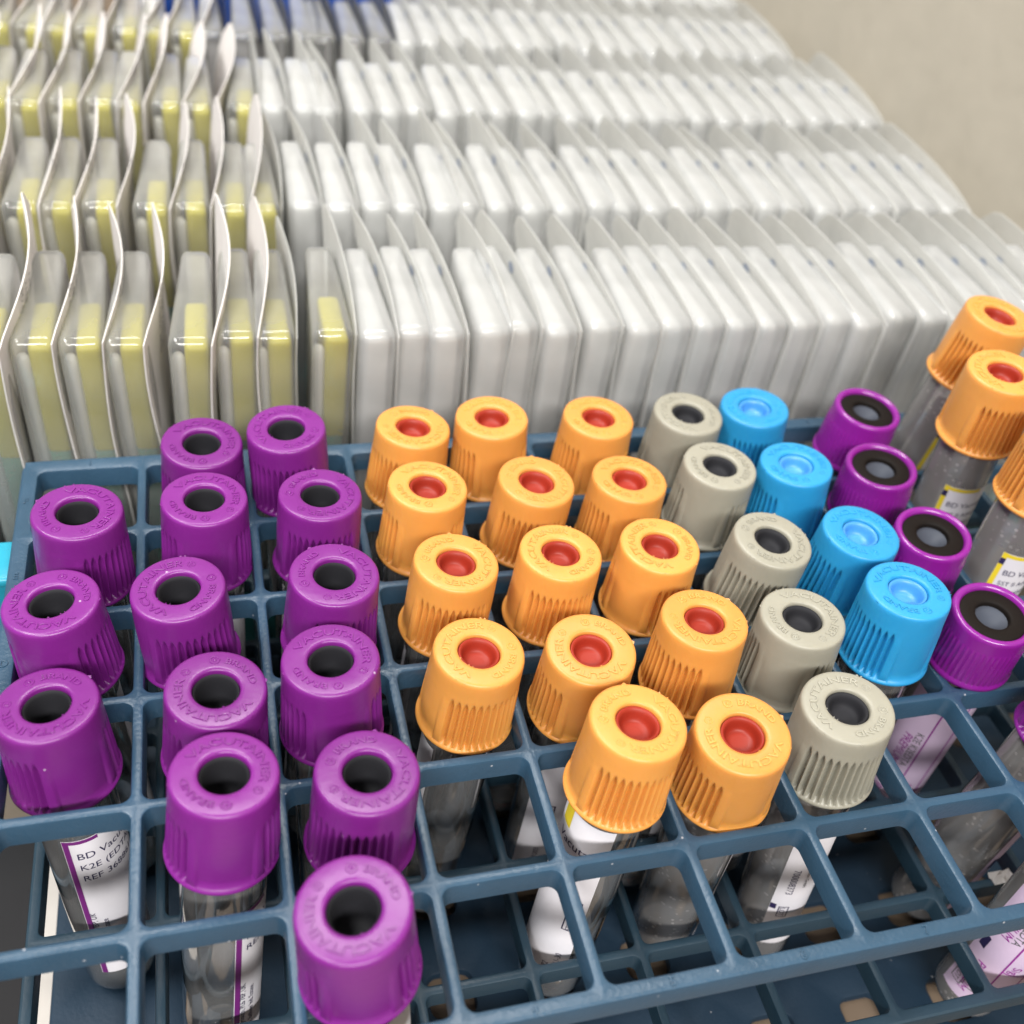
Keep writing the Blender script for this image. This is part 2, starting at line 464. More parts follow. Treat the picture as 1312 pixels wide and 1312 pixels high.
tray('cyan_tray', -130, -4.3, 98, 106.5, ZT + .8, -7.6, 2.0, M['cyan_tray'], 'cyan plastic tray standing beside the rack at the left edge')
tray('teal_tray', -60, 262, 129, 380, ZT, -48, 2.0, M['teal_tray'], 'dark teal plastic tray in which the blister packs stand')

# ---------------------------------------------------------------- tube parts (shared meshes)
RB, LC = 8.25, 16.8
NT = 360
def cap_radius(th, z):
    """th in degrees, z below the top: ribbed press cap with two smooth panels and two ribbed sections"""
    th = (th + 180) % 360 - 180
    if z > -4.3:
        return 7.62 + 0.12 * (-z) / 5
    t = min(1, max(0, (-z - 5.0) / 11.0))
    base = 7.74 + (RB - 7.74) * t
    ramp = min(1, (-z - 4.3) / 2.2)
    ramp = ramp * ramp * (3 - 2 * ramp)
    a = abs(th)
    if a > 90: a = 180 - a
    # a: 0 at the middle of a smooth panel, 90 at the middle of the ribs
    if a < 31:
        return base - 0.5 * t ** 1.3 * min(1, (31 - a) / 3.0)
    phi = 90 - a
    if phi > 50:
        return base + 0.10 * ramp * math.sin(PI * min(1, (59 - phi) / 9)) ** .5 if phi < 59 else base
    sgn = th if abs(th) <= 90 else 180 - abs(th)
    c = 0.5 - 0.5 * math.cos(2 * PI * (phi + 50) / 9.0909)
    g = max(0, (1 - c) - 0)                # 1 on the crest
    gr = max(0.0, c - (1 - ramp)) * (1 / max(ramp, .05)) * ramp
    return base + 0.06 * ramp - 0.95 * gr ** 0.85

def make_cap_mesh(name, m):
    bm = bmesh.new()
    prof = [('s', 3.55, -2.6), ('s', 3.55, -0.55), ('s', 3.62, -0.22), ('s', 3.85, -0.04), ('s', 4.3, 0), ('s', 6.9, 0), ('s', 7.25, -0.07), ('s', 7.5, -0.3), ('s', 7.6, -0.75)]
    prof += [('r', 0, z) for z in (-1.5, -3, -4.0, -4.3, -4.6, -4.9, -5.3, -5.8, -6.5, -7.1, -7.8, -8.6, -9.6, -11, -12.6, -14.2, -15.3)]
    prof += [('l', -0.1, -15.85), ('l', 0.2, -16.1), ('l', 0.26, -16.4), ('l', 0.1, -LC + .05), ('s', RB - .35, -LC), ('s', 6.95, -LC), ('s', 6.9, -LC + 3)]
    rings = []
    for k_, a, z in prof:
        ring = []
        for k in range(NT):
            d = k * 360 / NT
            if k_ == 's': r = a
            elif k_ == 'r': r = cap_radius(d, z)
            else: r = RB + a
            t = math.radians(d)
            ring.append(bm.verts.new((r * math.cos(t), r * math.sin(t), z)))
        rings.append(ring)
    for A, B in zip(rings, rings[1:]):
        for k in range(NT):
            q = (k + 1) % NT
            bm.faces.new((A[k], B[k], B[q], A[q]))
    return mesh(name, bm, m, 50)

def make_stopper_mesh(name, m, deep):
    bm = bmesh.new()
    if deep:
        prof = [(3.5, -0.95), (3.4, -0.8), (3.22, -0.95), (3.08, -1.5), (3.0, -2.6), (2.92, -4.0), (2.75, -5.6), (2.3, -6.6), (1.2, -7.1), (0, -7.2)]
    else:
        prof = [(3.52, -0.85), (3.42, -0.64), (3.2, -0.6), (2.92, -0.8), (2.7, -1.3), (2.55, -1.95), (2.38, -2.5), (2.05, -2.85), (1.3, -2.95), (0, -2.95)]
    prof = prof[::-1]
    lathe(bm, prof + [(3.55, -2.5), (4.6, -8.5), (5.7, -LC + 1), (5.2, -LC - 0.6), (0, -LC - 0.8)], 64)
    bmesh.ops.recalc_face_normals(bm, faces=bm.faces)
    return mesh(name, bm, m, 60)

def ring_text(bm, s, size, a0, a1, r0, zoff=0.0, ex=0.15):
    """raised letters bent round the cap's top ring, reading clockwise, from clock angle a0 to a1"""
    V, F, wd = text_data(s, ex / size, 0.03 / size)
    vs = []
    for x, y, z in V:
        cl = math.radians(a0 + (a1 - a0) * x / wd)
        r = r0 + y * size
        # clock angle 0 is local +X here; clockwise is decreasing azimuth
        vs.append(bm.verts.new((r * math.cos(-cl), r * math.sin(-cl), z * size + zoff)))
    for f in F:
        try: bm.faces.new([vs[k] for k in f])
        except ValueError: pass

def torus(bm, cx, cy, cz, R_, r_, n=20, k=6):
    vs = []
    for a in range(n):
        A = 2 * PI * a / n
        vs.append([bm.verts.new((cx + (R_ + r_ * math.cos(2 * PI * b2 / k)) * math.cos(A), cy + (R_ + r_ * math.cos(2 * PI * b2 / k)) * math.sin(A), cz + r_ * math.sin(2 * PI * b2 / k))) for b2 in range(k)])
    for a in range(n):
        for b2 in range(k):
            bm.faces.new((vs[a][b2], vs[(a + 1) % n][b2], vs[(a + 1) % n][(b2 + 1) % k], vs[a][(b2 + 1) % k]))

def make_lettering_mesh(name, m):
    bm = bmesh.new()
    ring_text(bm, 'VACUTAINER', 1.75, 122, 296, 4.95)
    ring_text(bm, 'BRAND', 1.45, 17, 86, 5.05)
    # registered mark: small ring with an R in it
    a = math.radians(-309)
    torus(bm, 5.6 * math.cos(a), 5.6 * math.sin(a), 0, 0.62, 0.1)
    ring_text(bm, 'R', 0.85, 306, 312, 5.3, 0, 0.06)
    # moulding gate mark
    torus(bm, 5.55, 0, 0, 0.68, 0.15)
    r = bmesh.ops.create_uvsphere(bm, u_segments=10, v_segments=6, radius=0.3)
    bmesh.ops.translate(bm, verts=r['verts'], vec=(5.55, 0, -0.06))
    # thin slivers of moulding flash on the rim
    rnd = random.Random(5)
    for q in range(9):
        t = rnd.uniform(0, 2 * PI); rr_ = rnd.choice((7.45, 7.5, 3.7)); zz = -0.22 if rr_ > 5 else -0.1
        l_ = rnd.uniform(.02, .07); h_ = rnd.uniform(.12, .35); o_ = rnd.uniform(.05, .3) * (1 if rr_ > 5 else -.6)
        p = [(rr_ * math.cos(t - l_), rr_ * math.sin(t - l_), zz), (rr_ * math.cos(t + l_), rr_ * math.sin(t + l_), zz), ((rr_ + o_) * math.cos(t), (rr_ + o_) * math.sin(t), zz + h_ * .6), ((rr_ - .06) * math.cos(t), (rr_ - .06) * math.sin(t), zz)]
        vs = [bm.verts.new(c) for c in p]
        for f in ((0, 1, 2), (1, 3, 2), (3, 0, 2)): bm.faces.new([vs[i_] for i_ in f])
    return mesh(name, bm, m, 40)

CAPM = {k: make_cap_mesh('press_cap', M[k]) for k in ('purple', 'orange', 'grey', 'blue')}
LETM = {k: make_lettering_mesh('raised_lettering', M[k]) for k in ('purple', 'orange', 'grey', 'blue')}
STM = {'purple': make_stopper_mesh('stopper', M['rubber_black'], True), 'orange': make_stopper_mesh('stopper', M['rubber_red'], False),
       'grey': make_stopper_mesh('stopper', M['rubber_black'], False), 'blue': make_stopper_mesh('stopper', M['rubber_blue'], False)}
# violet screw-rim cap with a recessed dark top
LD = 14.0
def make_violet_mesh():
    bm = bmesh.new()
    n = 288
    prof = [('s', 5.9, -1.6), ('s', 6.0, -0.7), ('s', 6.3, -0.2), ('s', 6.75, 0), ('s', 7.15, -0.1), ('s', 7.42, -0.45), ('s', 7.5, -1.1), ('s', 7.5, -3.4),
            ('t', 0, -3.6), ('t', 1, -3.9), ('t', 1, -6), ('t', 1, -9), ('t', 1, -12.2), ('s', 7.75, -12.4), ('s', 8.1, -12.7), ('s', 8.1, -13.6), ('s', 7.7, -14), ('s', 6.9, -14)]
    rings = []
    for k_, a, z in prof:
        ring = []
        for k in range(n):
            t = 2 * PI * k / n
            r = a if k_ == 's' else 7.46 + .02 * (-z) + 0.14 * a * (0.5 + 0.5 * math.cos(48 * t)) ** 2
            ring.append(bm.verts.new((r * math.cos(t), r * math.sin(t), z)))
        rings.append(ring)
    for A, B in zip(rings, rings[1:]):
        for k in range(n):
            q = (k + 1) % n
            bm.faces.new((A[k], B[k], B[q], A[q]))
    return mesh('violet_cap', bm, M['dark'], 50)
CAPM['dark'] = make_violet_mesh()
bm = bmesh.new()
lathe(bm, [(3.05, -2.9), (3.05, -1.2), (3.25, -0.85), (3.6, -0.75), (5.6, -0.75), (5.95, -0.9), (5.95, -5), (5.6, -8), (5.6, -LD - 3)][::-1], 72)
STM['dark'] = mesh('stopper', bm, M['rubber_brown'], 50)
bm = bmesh.new()
lathe(bm, [(0, -3.1), (1.0, -2.95), (2.0, -2.5), (2.7, -2.0), (3.03, -1.9)][::-1], 48)
DIMPLE = mesh('dimple', bm, M['rubber_slate'], 60)

def barrel_mesh(top, length, gm='glass'):
    bm = bmesh.new()
    prof = [(6.45, top), (6.45, top - 10), (6.45, top - 30), (6.45, -length + 6.45)]
    for k in range(1, 9):
        a = PI / 2 * k / 8
        prof.append((6.45 * math.cos(a), -length + 6.45 - 6.45 * math.sin(a)))
    lathe(bm, prof, 56)
    bmesh.ops.reverse_faces(bm, faces=bm.faces)
    bmesh.ops.recalc_face_normals(bm, faces=bm.faces)
    return mesh('tube_barrel', bm, M[gm], 60)
BAR_S = barrel_mesh(-LC + 1.2, 77.5)
BAR_L = barrel_mesh(-LC + 1.2, 101.5, 'glass_specked')
BAR_D = barrel_mesh(-LD + 1.0, 77.0, 'glass_specked')
BAR_X = barrel_mesh(-LC + 1.2, 77.5, 'glass_specked')

def label_mesh(m, a0, a1, z0, z1, r=6.55):
    """paper label wrapped on the barrel between azimuths a0..a1 (degrees)"""
    bm = bmesh.new()
    n = 36
    A = []
    for k in range(n + 1):
        t = math.radians(a0 + (a1 - a0) * k / n)
        A.append([bm.verts.new((r * math.cos(t), r * math.sin(t), z)) for z in (z0, (z0 + z1) / 2, z1)])
    for a, b2 in zip(A, A[1:]):
        for q in range(2): bm.faces.new((a[q], a[q + 1], b2[q + 1], b2[q]))
    return mesh('label', bm, m, 60)

def wrap_text(parent, s, size, az, z, rot, m, r=6.62, name='printed_text'):
    """text printed on the label; az = azimuth (deg) of its start, z = height of its baseline; rot 0, 90 or -90"""
    V, F, wd = text_data(s)
    bm = bmesh.new()
    vs = []
    for x, y, _ in V:
        u, v2 = x * size, y * size
        if rot == 90: u, v2 = -v2, u
        elif rot == -90: u, v2 = v2, -u
        t = math.radians(az) + u / r
        vs.append(bm.verts.new((r * math.cos(t), r * math.sin(t), z + v2)))
    for f in F:
        try: bm.faces.new([vs[k] for k in f])
        except ValueError: pass
    return obj(name, mesh(name, bm, m), parent)

def wrap_box(parent, az, z, wu, hv, m, r=6.60, frame=0, name='printed_bar'):
    bm = bmesh.new()
    def quad(u0, u1, v0, v1):
        n = max(1, int((u1 - u0) / 0.8))
        for k in range(n):
            ua, ub = u0 + (u1 - u0) * k / n, u0 + (u1 - u0) * (k + 1) / n
            ps = []
            for u, v2 in ((ua, v0), (ub, v0), (ub, v1), (ua, v1)):
                t = math.radians(az) + u / r
                ps.append(bm.verts.new((r * math.cos(t), r * math.sin(t), z + v2)))
            bm.faces.new(ps)
    if frame:
        quad(0, wu, 0, frame); quad(0, wu, hv - frame, hv); quad(0, frame, frame, hv - frame); quad(wu - frame, wu, frame, hv - frame)
    else: quad(0, wu, 0, hv)
    return obj(name, mesh(name, bm, m), parent)

# (id, kind, column, row, x, y, z of the cap's top, lean x, lean y, azimuth of the gate mark)
TUBES = [
('p1','purple',1,5,32.6,111.0,13.6,0.034,-0.064,270),
('p2','purple',2,5,48.6,111.6,15.5,-0.045,-0.021,345),
('p3','purple',0,4,11.3,92.2,14.7,0.029,0.014,235),
('p4','purple',1,4,32.6,93.7,14.4,0.032,0.003,270),
('p5','purple',2,4,53.1,92.0,15.0,0.036,0.019,175),
('p6','purple',0,3,8.1,72.5,13.1,-0.060,0.025,75),
('p7','purple',1,3,27.8,71.1,15.0,-0.047,0.001,15),
('p8','purple',2,3,53.2,70.7,15.5,0.070,-0.011,200),
('p9','purple',0,2,8.4,53.5,10.8,-0.030,0.120,120),
('p10','purple',1,2,33.0,50.2,14.0,0.101,-0.005,90),
('p11','purple',2,2,50.3,51.5,16.5,-0.014,0.030,275),
('p12','purple',1,1,33.6,33.7,15.9,0.124,0.136,270),
('p13','purple',2,1,53.2,31.4,15.0,0.046,0.041,155),
('p14','purple',2,0,48.4,10.5,16.6,-0.113,0.017,85),
('o1','orange',3,5,74.2,113.2,13.1,0.087,0.028,130),
('o2','orange',4,5,90.8,113.8,14.0,-0.032,0.010,275),
('o3','orange',5,5,114.0,112.3,13.7,0.020,-0.001,270),
('o4','orange',3,4,73.4,92.9,14.5,0.053,0.003,260),
('o5','orange',4,4,94.9,92.5,14.2,0.077,-0.023,165),
('o6','orange',5,4,114.3,92.2,13.4,0.029,0.017,270),
('o7','orange',3,3,74.7,72.3,14.3,0.087,0.013,170),
('o8','orange',4,3,94.1,72.5,14.3,0.036,0.011,355),
('o9','orange',5,3,113.7,72.7,13.6,0.021,-0.010,35),
('o10','orange',3,2,74.4,52.1,13.7,0.081,0.002,5),
('o11','orange',4,2,92.8,49.5,14.3,0.000,-0.094,85),
('o12','orange',5,2,114.2,52.5,15.2,0.009,0.060,115),
('o13','orange',4,1,94.1,31.6,18.1,0.073,0.090,170),
('o14','orange',5,1,111.0,28.7,15.5,-0.054,-0.066,95),
('o15','orange',9,5,199.9,108.0,38.9,0.072,-0.069,315),
('o16','orange',9,4,189.8,89.9,37.2,-0.088,-0.041,355),
('g1','grey',6,5,134.2,111.2,14.3,0.007,-0.026,30),
('g2','grey',6,4,134.0,92.8,14.8,0.014,-0.017,235),
('g3','grey',6,3,135.1,69.7,15.5,0.067,-0.046,145),
('g4','grey',6,2,132.9,51.4,14.1,-0.024,0.046,230),
('g5','grey',6,1,131.1,31.4,14.7,-0.082,0.027,340),
('b1','blue',7,5,151.3,113.2,13.5,-0.061,0.013,355),
('b2','blue',7,4,151.8,92.9,13.7,-0.052,0.032,265),
('b3','blue',7,3,154.5,70.2,14.9,0.010,-0.035,270),
('b4','blue',7,2,153.1,51.9,17.9,-0.042,0.039,275),
('d1','dark',8,5,176.7,108.2,15.3,0.011,-0.062,60),
('d2','dark',8,4,170.2,89.7,14.4,-0.080,-0.029,60),
('d3','dark',8,3,170.6,69.1,14.1,-0.080,-0.046,60),
('d4','dark',8,2,169.9,47.2,14.4,-0.080,-0.070,55),
('p15','purple',8,1,181.5,29.5,15.0,0.09,-0.01,120),
('o17','orange',9,3,191.0,69.5,37.5,-0.01,0.0,60),
]
LABELS = {
 'p1': 'purple capped tube at the very back, farther left of the two there',
 'p2': 'purple capped tube at the very back, closer to the orange caps',
 'p3': 'purple capped tube by the left border, in front of the empty corner cell',
 'p4': 'purple capped tube directly in front of the back row one, middle of three abreast',
 'p5': 'purple capped tube second from the back in the column beside the orange caps',
 'p6': 'purple capped tube at the left border, middle of the three there',
 'p7': 'purple capped tube with raised name facing left, two behind the tall upright one',
 'p8': 'purple capped tube third from the back in the column beside the orange caps',
 'p9': 'purple capped tube at the left border whose slanting label reads K2E below the cap',
 'p10': 'purple capped tube half hidden behind the tall upright one with bare clear barrel',
 'p11': 'purple capped tube fourth from the back in the column beside the orange caps',
 'p12': 'purple capped tube standing tall with clear barrel and label visible right under its cap',
 'p13': 'purple capped tube directly behind the frontmost one at the bottom edge',
 'p14': 'frontmost purple capped tube, largest in view, at the bottom edge',
 'p15': 'purple capped tube cut off by the right edge, clear barrel slanting under the rack',
 'o1': 'orange capped tube at the back, nearest to the purple caps, red stopper',
 'o2': 'orange capped tube with red stopper, middle of the three at the very back',
 'o3': 'orange capped tube at the very back, next to the grey caps',
 'o4': 'orange capped tube second from back in the column nearest the purple caps',
 'o5': 'orange capped tube second from back in the middle orange column',
 'o6': 'orange capped tube second from back in the orange column next to the grey caps',
 'o7': 'orange capped tube third from back in the column nearest the purple caps',
 'o8': 'orange capped tube third from back in the middle orange column',
 'o9': 'orange capped tube third from back in the orange column next to the grey caps',
 'o10': 'orange capped tube nearest the viewer in the column beside the purple caps',
 'o11': 'orange capped tube fourth from the back in the middle orange column',
 'o12': 'orange capped tube fourth from back beside the grey caps, deep orange in shade',
 'o13': 'orange capped tube sticking up highest in front, white label with yellow corner under it',
 'o14': 'orange capped tube in front between an orange one and the palest grey one',
 'o15': 'tall orange capped tube at the right edge, farthest back of the three tall ones',
 'o16': 'tall orange capped tube at the right edge, middle of three, yellow edged label visible',
 'o17': 'tall orange capped tube cut off by the right edge, nearest of three',
 'g1': 'grey capped tube at the very back between orange and light blue caps',
 'g2': 'grey capped tube second from the back in the grey column',
 'g3': 'grey capped tube in the middle of the grey column of five',
 'g4': 'grey capped tube fourth from back, directly behind the palest front one',
 'g5': 'palest grey capped tube, frontmost of the grey ones',
 'b1': 'light blue capped tube at the very back beside the grey caps',
 'b2': 'light blue capped tube second from the back of the four',
 'b3': 'light blue capped tube third from the back of the four',
 'b4': 'light blue capped tube nearest the viewer, standing highest of the four',
 'd1': 'violet rimmed tube with recessed dark brown top, at the very back',
 'd2': 'violet rimmed tube with recessed dark brown top, second from the back',
 'd3': 'violet rimmed tube with recessed dark brown top, third from the back',
 'd4': 'violet rimmed tube with recessed dark brown top, nearest of the four',
 'd5': 'clear tube with lilac label crossing under the rack at the lower right corner',
}
GRP = {'purple': 'purple capped tubes', 'orange': 'orange capped tubes', 'grey': 'grey capped tubes', 'blue': 'light blue capped tubes', 'dark': 'violet rimmed tubes with dark tops'}

TO = {}
def build_tube(t):
    id_, kind, ci, cj, x, y, z, lx, ly, az = t
    cx, cy = (gx[ci] + gx[ci + 1]) / 2, (gy[cj] + gy[cj + 1]) / 2
    deep = z + 60
    bx = min(max(x - lx * deep, cx - 2.4), cx + 2.4); by = min(max(y - ly * deep, cy - 2.4), cy + 2.4)
    a = Vector((x - bx, y - by, deep)).normalized()
    tall = id_ in ('o15', 'o16', 'o17')
    root = empty('blood_tube', (x, y, z), LABELS[id_], 'test tube', GRP[kind])
    q = Vector((0, 0, 1)).rotation_difference(a)
    root.rotation_mode = 'QUATERNION'; root.rotation_quaternion = q
    spin = math.radians(az)
    cap = obj('cap', CAPM[kind], root, rot=(0, 0, spin))
    if kind != 'dark': obj('raised_lettering', LETM[kind], cap)
    st = obj('stopper', STM[kind], root)
    if kind == 'dark': obj('dimple', DIMPLE, st)
    br = obj('tube_barrel', BAR_D if kind == 'dark' else (BAR_L if tall else BAR_X if id_ in ('p15', 'g5', 'o14') else BAR_S), root)
    # azimuth of the barrel side that faces the camera
    fc = math.degrees(math.atan2(CAMP.y - y, CAMP.x - x))
    TO[id_] = (root, fc, x, y, z)
    return root, fc
for t in TUBES: build_tube(t)
build_tube(('d5', 'dark', 8, 0, 174.5, 9.8, 15.0, 0.01, 0.0, 60))

def label(id_, m, a0, a1, z0=-24.0, z1=-66.0):
    root, fc = TO[id_][:2]
    return obj('label', label_mesh(M[m], fc + a0, fc + a1, z0, z1), root), fc
seen = {}
# label right of the purple bar: p9, p12
for id_, a in (('p9', -34), ('p12', 12)):
    lb, fc = label(id_, 'label', a, a + 235, -25.5)
    wrap_box(lb, fc + a + 1, -66, 0.95, 40.2, M['ink_purple'])
    wrap_box(lb, fc + a + 1, -26.4, 5.6, 0.8, M['ink_purple'], r=6.62)
    wrap_text(lb, 'BD Vacutainer', 2.3, fc + a + 17, -30.6, 0, M['ink_navy'])
    wrap_text(lb, 'K2E (EDTA) 4 mL', 2.1, fc + a + 17, -33.6, 0, M['ink_navy'])
    wrap_text(lb, 'REF 368861', 2.1, fc + a + 17, -36.6, 0, M['ink_navy'])
    wrap_text(lb, 'Plymouth, PL6 7BP, UK', 1.45, fc + a + 17, -60, 90, M['ink_navy'])
    wrap_text(lb, 'BD, Belliver Ind. Estate', 1.45, fc + a + 32, -62, 90, M['ink_navy'])
# o13: white label with yellow corner
lb, fc = label('o13', 'label', -190, 24, -19.5)
wrap_box(lb, fc - 68, -24.5, 2.6, 4.9, M['yellow_print'])
wrap_text(lb, 'Vacutainer', 2.6, fc - 64, -27.8, 0, M['ink_navy'])
wrap_box(lb, fc - 3, -43, 2.0, 3.0, M['ink_navy'], frame=.22); wrap_text(lb, 'IVD', 1.5, fc + 11, -42.8, 90, M['ink_navy'])
wrap_box(lb, fc - 5, -49, 2.4, 4.6, M['ink_navy'], frame=.22); wrap_text(lb, 'STER R', 1.3, fc + 9, -48.8, 90, M['ink_navy'])
wrap_text(lb, '2023-11-30', 1.6, fc + 10, -64, 90, M['ink_navy'])
wrap_text(lb, '54R2', 1.6, fc - 6, -64, 90, M['ink_navy'])
# g5: number label on the right of its barrel
lb, fc = label('g5', 'label', 8, 150, -22)
wrap_text(lb, '700008373', 1.9, fc + 24, -39, -90, M['ink_navy'])
wrap_box(lb, fc + 23, -55.5, 2.0, 3.6, M['ink_navy'], frame=.2); wrap_text(lb, 'LOT', 1.5, fc + 26, -52.3, -90, M['ink_navy'])
wrap_text(lb, '0044222', 1.8, fc + 24, -57, -90, M['ink_navy'])
wrap_box(lb, fc + 8.5, -53, 1.15, 1.7, M['ink_navy'])
wrap_text(lb, 'Becton Dickinson GmbH', 1.1, fc + 48, -34, -90, M['ink_grey'])
# o10, o11, o14
lb, fc = label('o10', 'label', -200, -38, -21)
lb, fc = label('o11', 'label', -30, 40, -26)
wrap_box(lb, fc - 5, -46, 2.6, 6.4, M['ink_navy'], frame=.3); wrap_text(lb, 'STERILE', 1.4, fc + 13, -45.5, 90, M['ink_navy'])
wrap_text(lb, '10 2023', 1.4, fc + 10, -60, 90, M['ink_navy'])
lb, fc = label('o14', 'label', 78, 210, -23)
# tall ones
for id_, a in (('o15', 18), ('o16', -8), ('o17', 0)):
    lb, fc = label(id_, 'label', a, a + 180, -27, -80)
    wrap_box(lb, fc + a + .5, -50, 1.0, 23, M['yellow_print'])
    wrap_box(lb, fc + a + .5, -30, 1.0, 1.6, M['ink_navy'], r=6.64)
    wrap_box(lb, fc + a + 9, -28, 7, 0.9, M['yellow_print'])
    wrap_text(lb, 'BD Vacutainer', 2.0, fc + a + 16, -32.5, 0, M['ink_navy'])
    wrap_text(lb, 'SST II Advance', 1.6, fc + a + 16, -35.2, 0, M['ink_navy'])
    wrap_text(lb, 'REF 366566', 1.6, fc + a + 16, -37.8, 0, M['ink_navy'])
# lilac labels
for id_, a in (('d4', -45), ('p15', 58), ('d5', -38)):
    lb, fc = label(id_, 'label_lilac', a, a + 200, -20 if id_ != 'd5' else -24, -68)
    m_ = M['ink_magenta']
    wrap_text(lb, 'PREMIUM', 2.6, fc + a + 26, -35, -90, m_)
    wrap_text(lb, 'PREMIUM', 2.6, fc + a + 26, -55, -90, m_)
    wrap_text(lb, 'K2E K2EDTA', 2.2, fc + a + 44, -33, -90, M['ink_grey'])
    wrap_box(lb, fc + a + 8, -52, 1.5, 3.6, M['ink_navy'])
    wrap_box(lb, fc + a + 62, -68, 0.3, 48, m_)
    wrap_box(lb, fc + a + 100, -68, 0.3, 48, m_)
    wrap_box(lb, fc + a + 62, -54, 9, 0.3, m_, r=6.62)
    wrap_text(lb, 'Sig.', 2.4, fc + a + 72, -51, -90, m_)
    wrap_box(lb, fc + a + 30, -64, 2.4, 4.0, M['ink_grey'], frame=.2); wrap_text(lb, 'REF', 1.6, fc + a + 35, -60.4, -90, M['ink_grey'])
    wrap_box(lb, fc + a + 8, -65, 2.4, 4.0, M['ink_grey'], frame=.2); wrap_text(lb, 'LOT', 1.6, fc + a + 13, -61.4, -90, M['ink_grey'])
# plain labels on the rest, each turned its own way
plain = label_mesh(M['label'], 0, 215, -22, -66)
plain_d = label_mesh(M['label_lilac'], 0, 200, -19, -64)
for t in TUBES:
    if t[0] in ('p9', 'p12', 'o13', 'g5', 'o10', 'o11', 'o14', 'o15', 'o16', 'o17', 'd4', 'p15'): continue
    root, fc = TO[t[0]][:2]
    obj('label', plain_d if t[1] == 'dark' else plain, root, rot=(0, 0, math.radians(fc + random.uniform(20, 120))))

# ---------------------------------------------------------------- blister packs standing in rows behind the rack
def paper_shape(tipdx, tipz, seed, amp, top=20.0):
    def ztop(y):
        if y < 42: return top + (tipz - top) * (y / 42) ** 0.8
        return tipz - (y - 42) * 0.9
    def dx(y, z):
        s = min(1, max(0.0, (z + 20) / (tipz + 20)))
        u = min(1, y / 42)
        d = tipdx * s ** 3 * (0.15 + 0.85 * u) + amp * math.sin(PI * u) * s * 1.2
        d -= amp * 0.5 * math.sin(PI * s) * (1 - u)
        return d + 0.35 * math.sin(z * 0.09 + seed)
    return ztop, dx

def paper_bm(ztop, dx, seed):
    bm = bmesh.new()
    nu, nv = 16, 18
    G = []
    for i in range(nu + 1):
        y = 50 * i / nu
        zt = ztop(y)
        col = []
        for j in range(nv + 1):
            z = (ZT + 2.2) + (zt - ZT - 2.2) * (j / nv) ** 0.7
            yy = y + (0 if i else 0.5 * math.sin(z * .12 + seed))
            col.append(bm.verts.new((dx(y, z), yy, z)))
        G.append(col)
    for i in range(nu):
        for j in range(nv):
            bm.faces.new((G[i][j], G[i + 1][j], G[i + 1][j + 1], G[i][j + 1]))
    bmesh.ops.recalc_face_normals(bm, faces=bm.faces)
    bmesh.ops.solidify(bm, geom=bm.faces[:], thickness=0.22)
    return bm

def paper_print(dx, lines, y0, z0, size):
    """small print on the paper's outer face, lines running down the sheet"""
    bm = bmesh.new()
    for q, txt in enumerate(lines):
        V, F, wd = text_data(txt)
        vs = []
        for a_, b_, c_ in V:
            yy = y0 + q * size * 1.35 - b_ * size; zz = z0 - a_ * size
            vs.append(bm.verts.new((dx(yy, zz) + 0.36, yy, zz)))
        for f in F:
            try: bm.faces.new([vs[k] for k in f])
            except ValueError: pass
    return mesh('printed_text', bm, M['ink_grey'])

def blister_bm(h, seedv):
    bm = bmesh.new()
    bbox(bm, (-9.5, 0.8, ZT + 3), (-0.45, 34, 20), 2.2, 4)
    for v_ in bm.verts:
        y = v_.co.y
        if v_.co.z > 10: v_.co.z += 3.5 * (y / 34)
        k = (v_.co.z + 10) / 30
        if k > 0: v_.co.x += h * k * k * y / 34
    for v_ in bm.verts:
        v_.co.x = -1.0 + (v_.co.x + 1.0) * (1 - 0.30 * max(0, (v_.co.y - 6) / 28))
    for v_ in bm.verts:
        if v_.co.z < 0: v_.co.y = v_.co.y * 0.94 + 1.2
    return bm

def content_bm(white, dx):
    bm = bmesh.new()
    if white:
        bbox(bm, (-8.0, 2.6, ZT + 6), (-1.7, 31, 17.8), 2.3, 3)
        for v_ in bm.verts:
            v_.co.x = -2.4 + (v_.co.x + 2.4) * (1 - 0.62 * max(0, (v_.co.y - 6) / 25))
    else: bbox(bm, (-6.4, 3.2, -10), (-1.4, 19, 17), 1.2, 3)
    for v_ in bm.verts:
        if v_.co.z > 10: v_.co.z += 3.2 * (v_.co.y / 34)
        k = (v_.co.z + 10) / 30
        if k > 0: v_.co.x += dx * k * k * v_.co.y / 34
    return bm

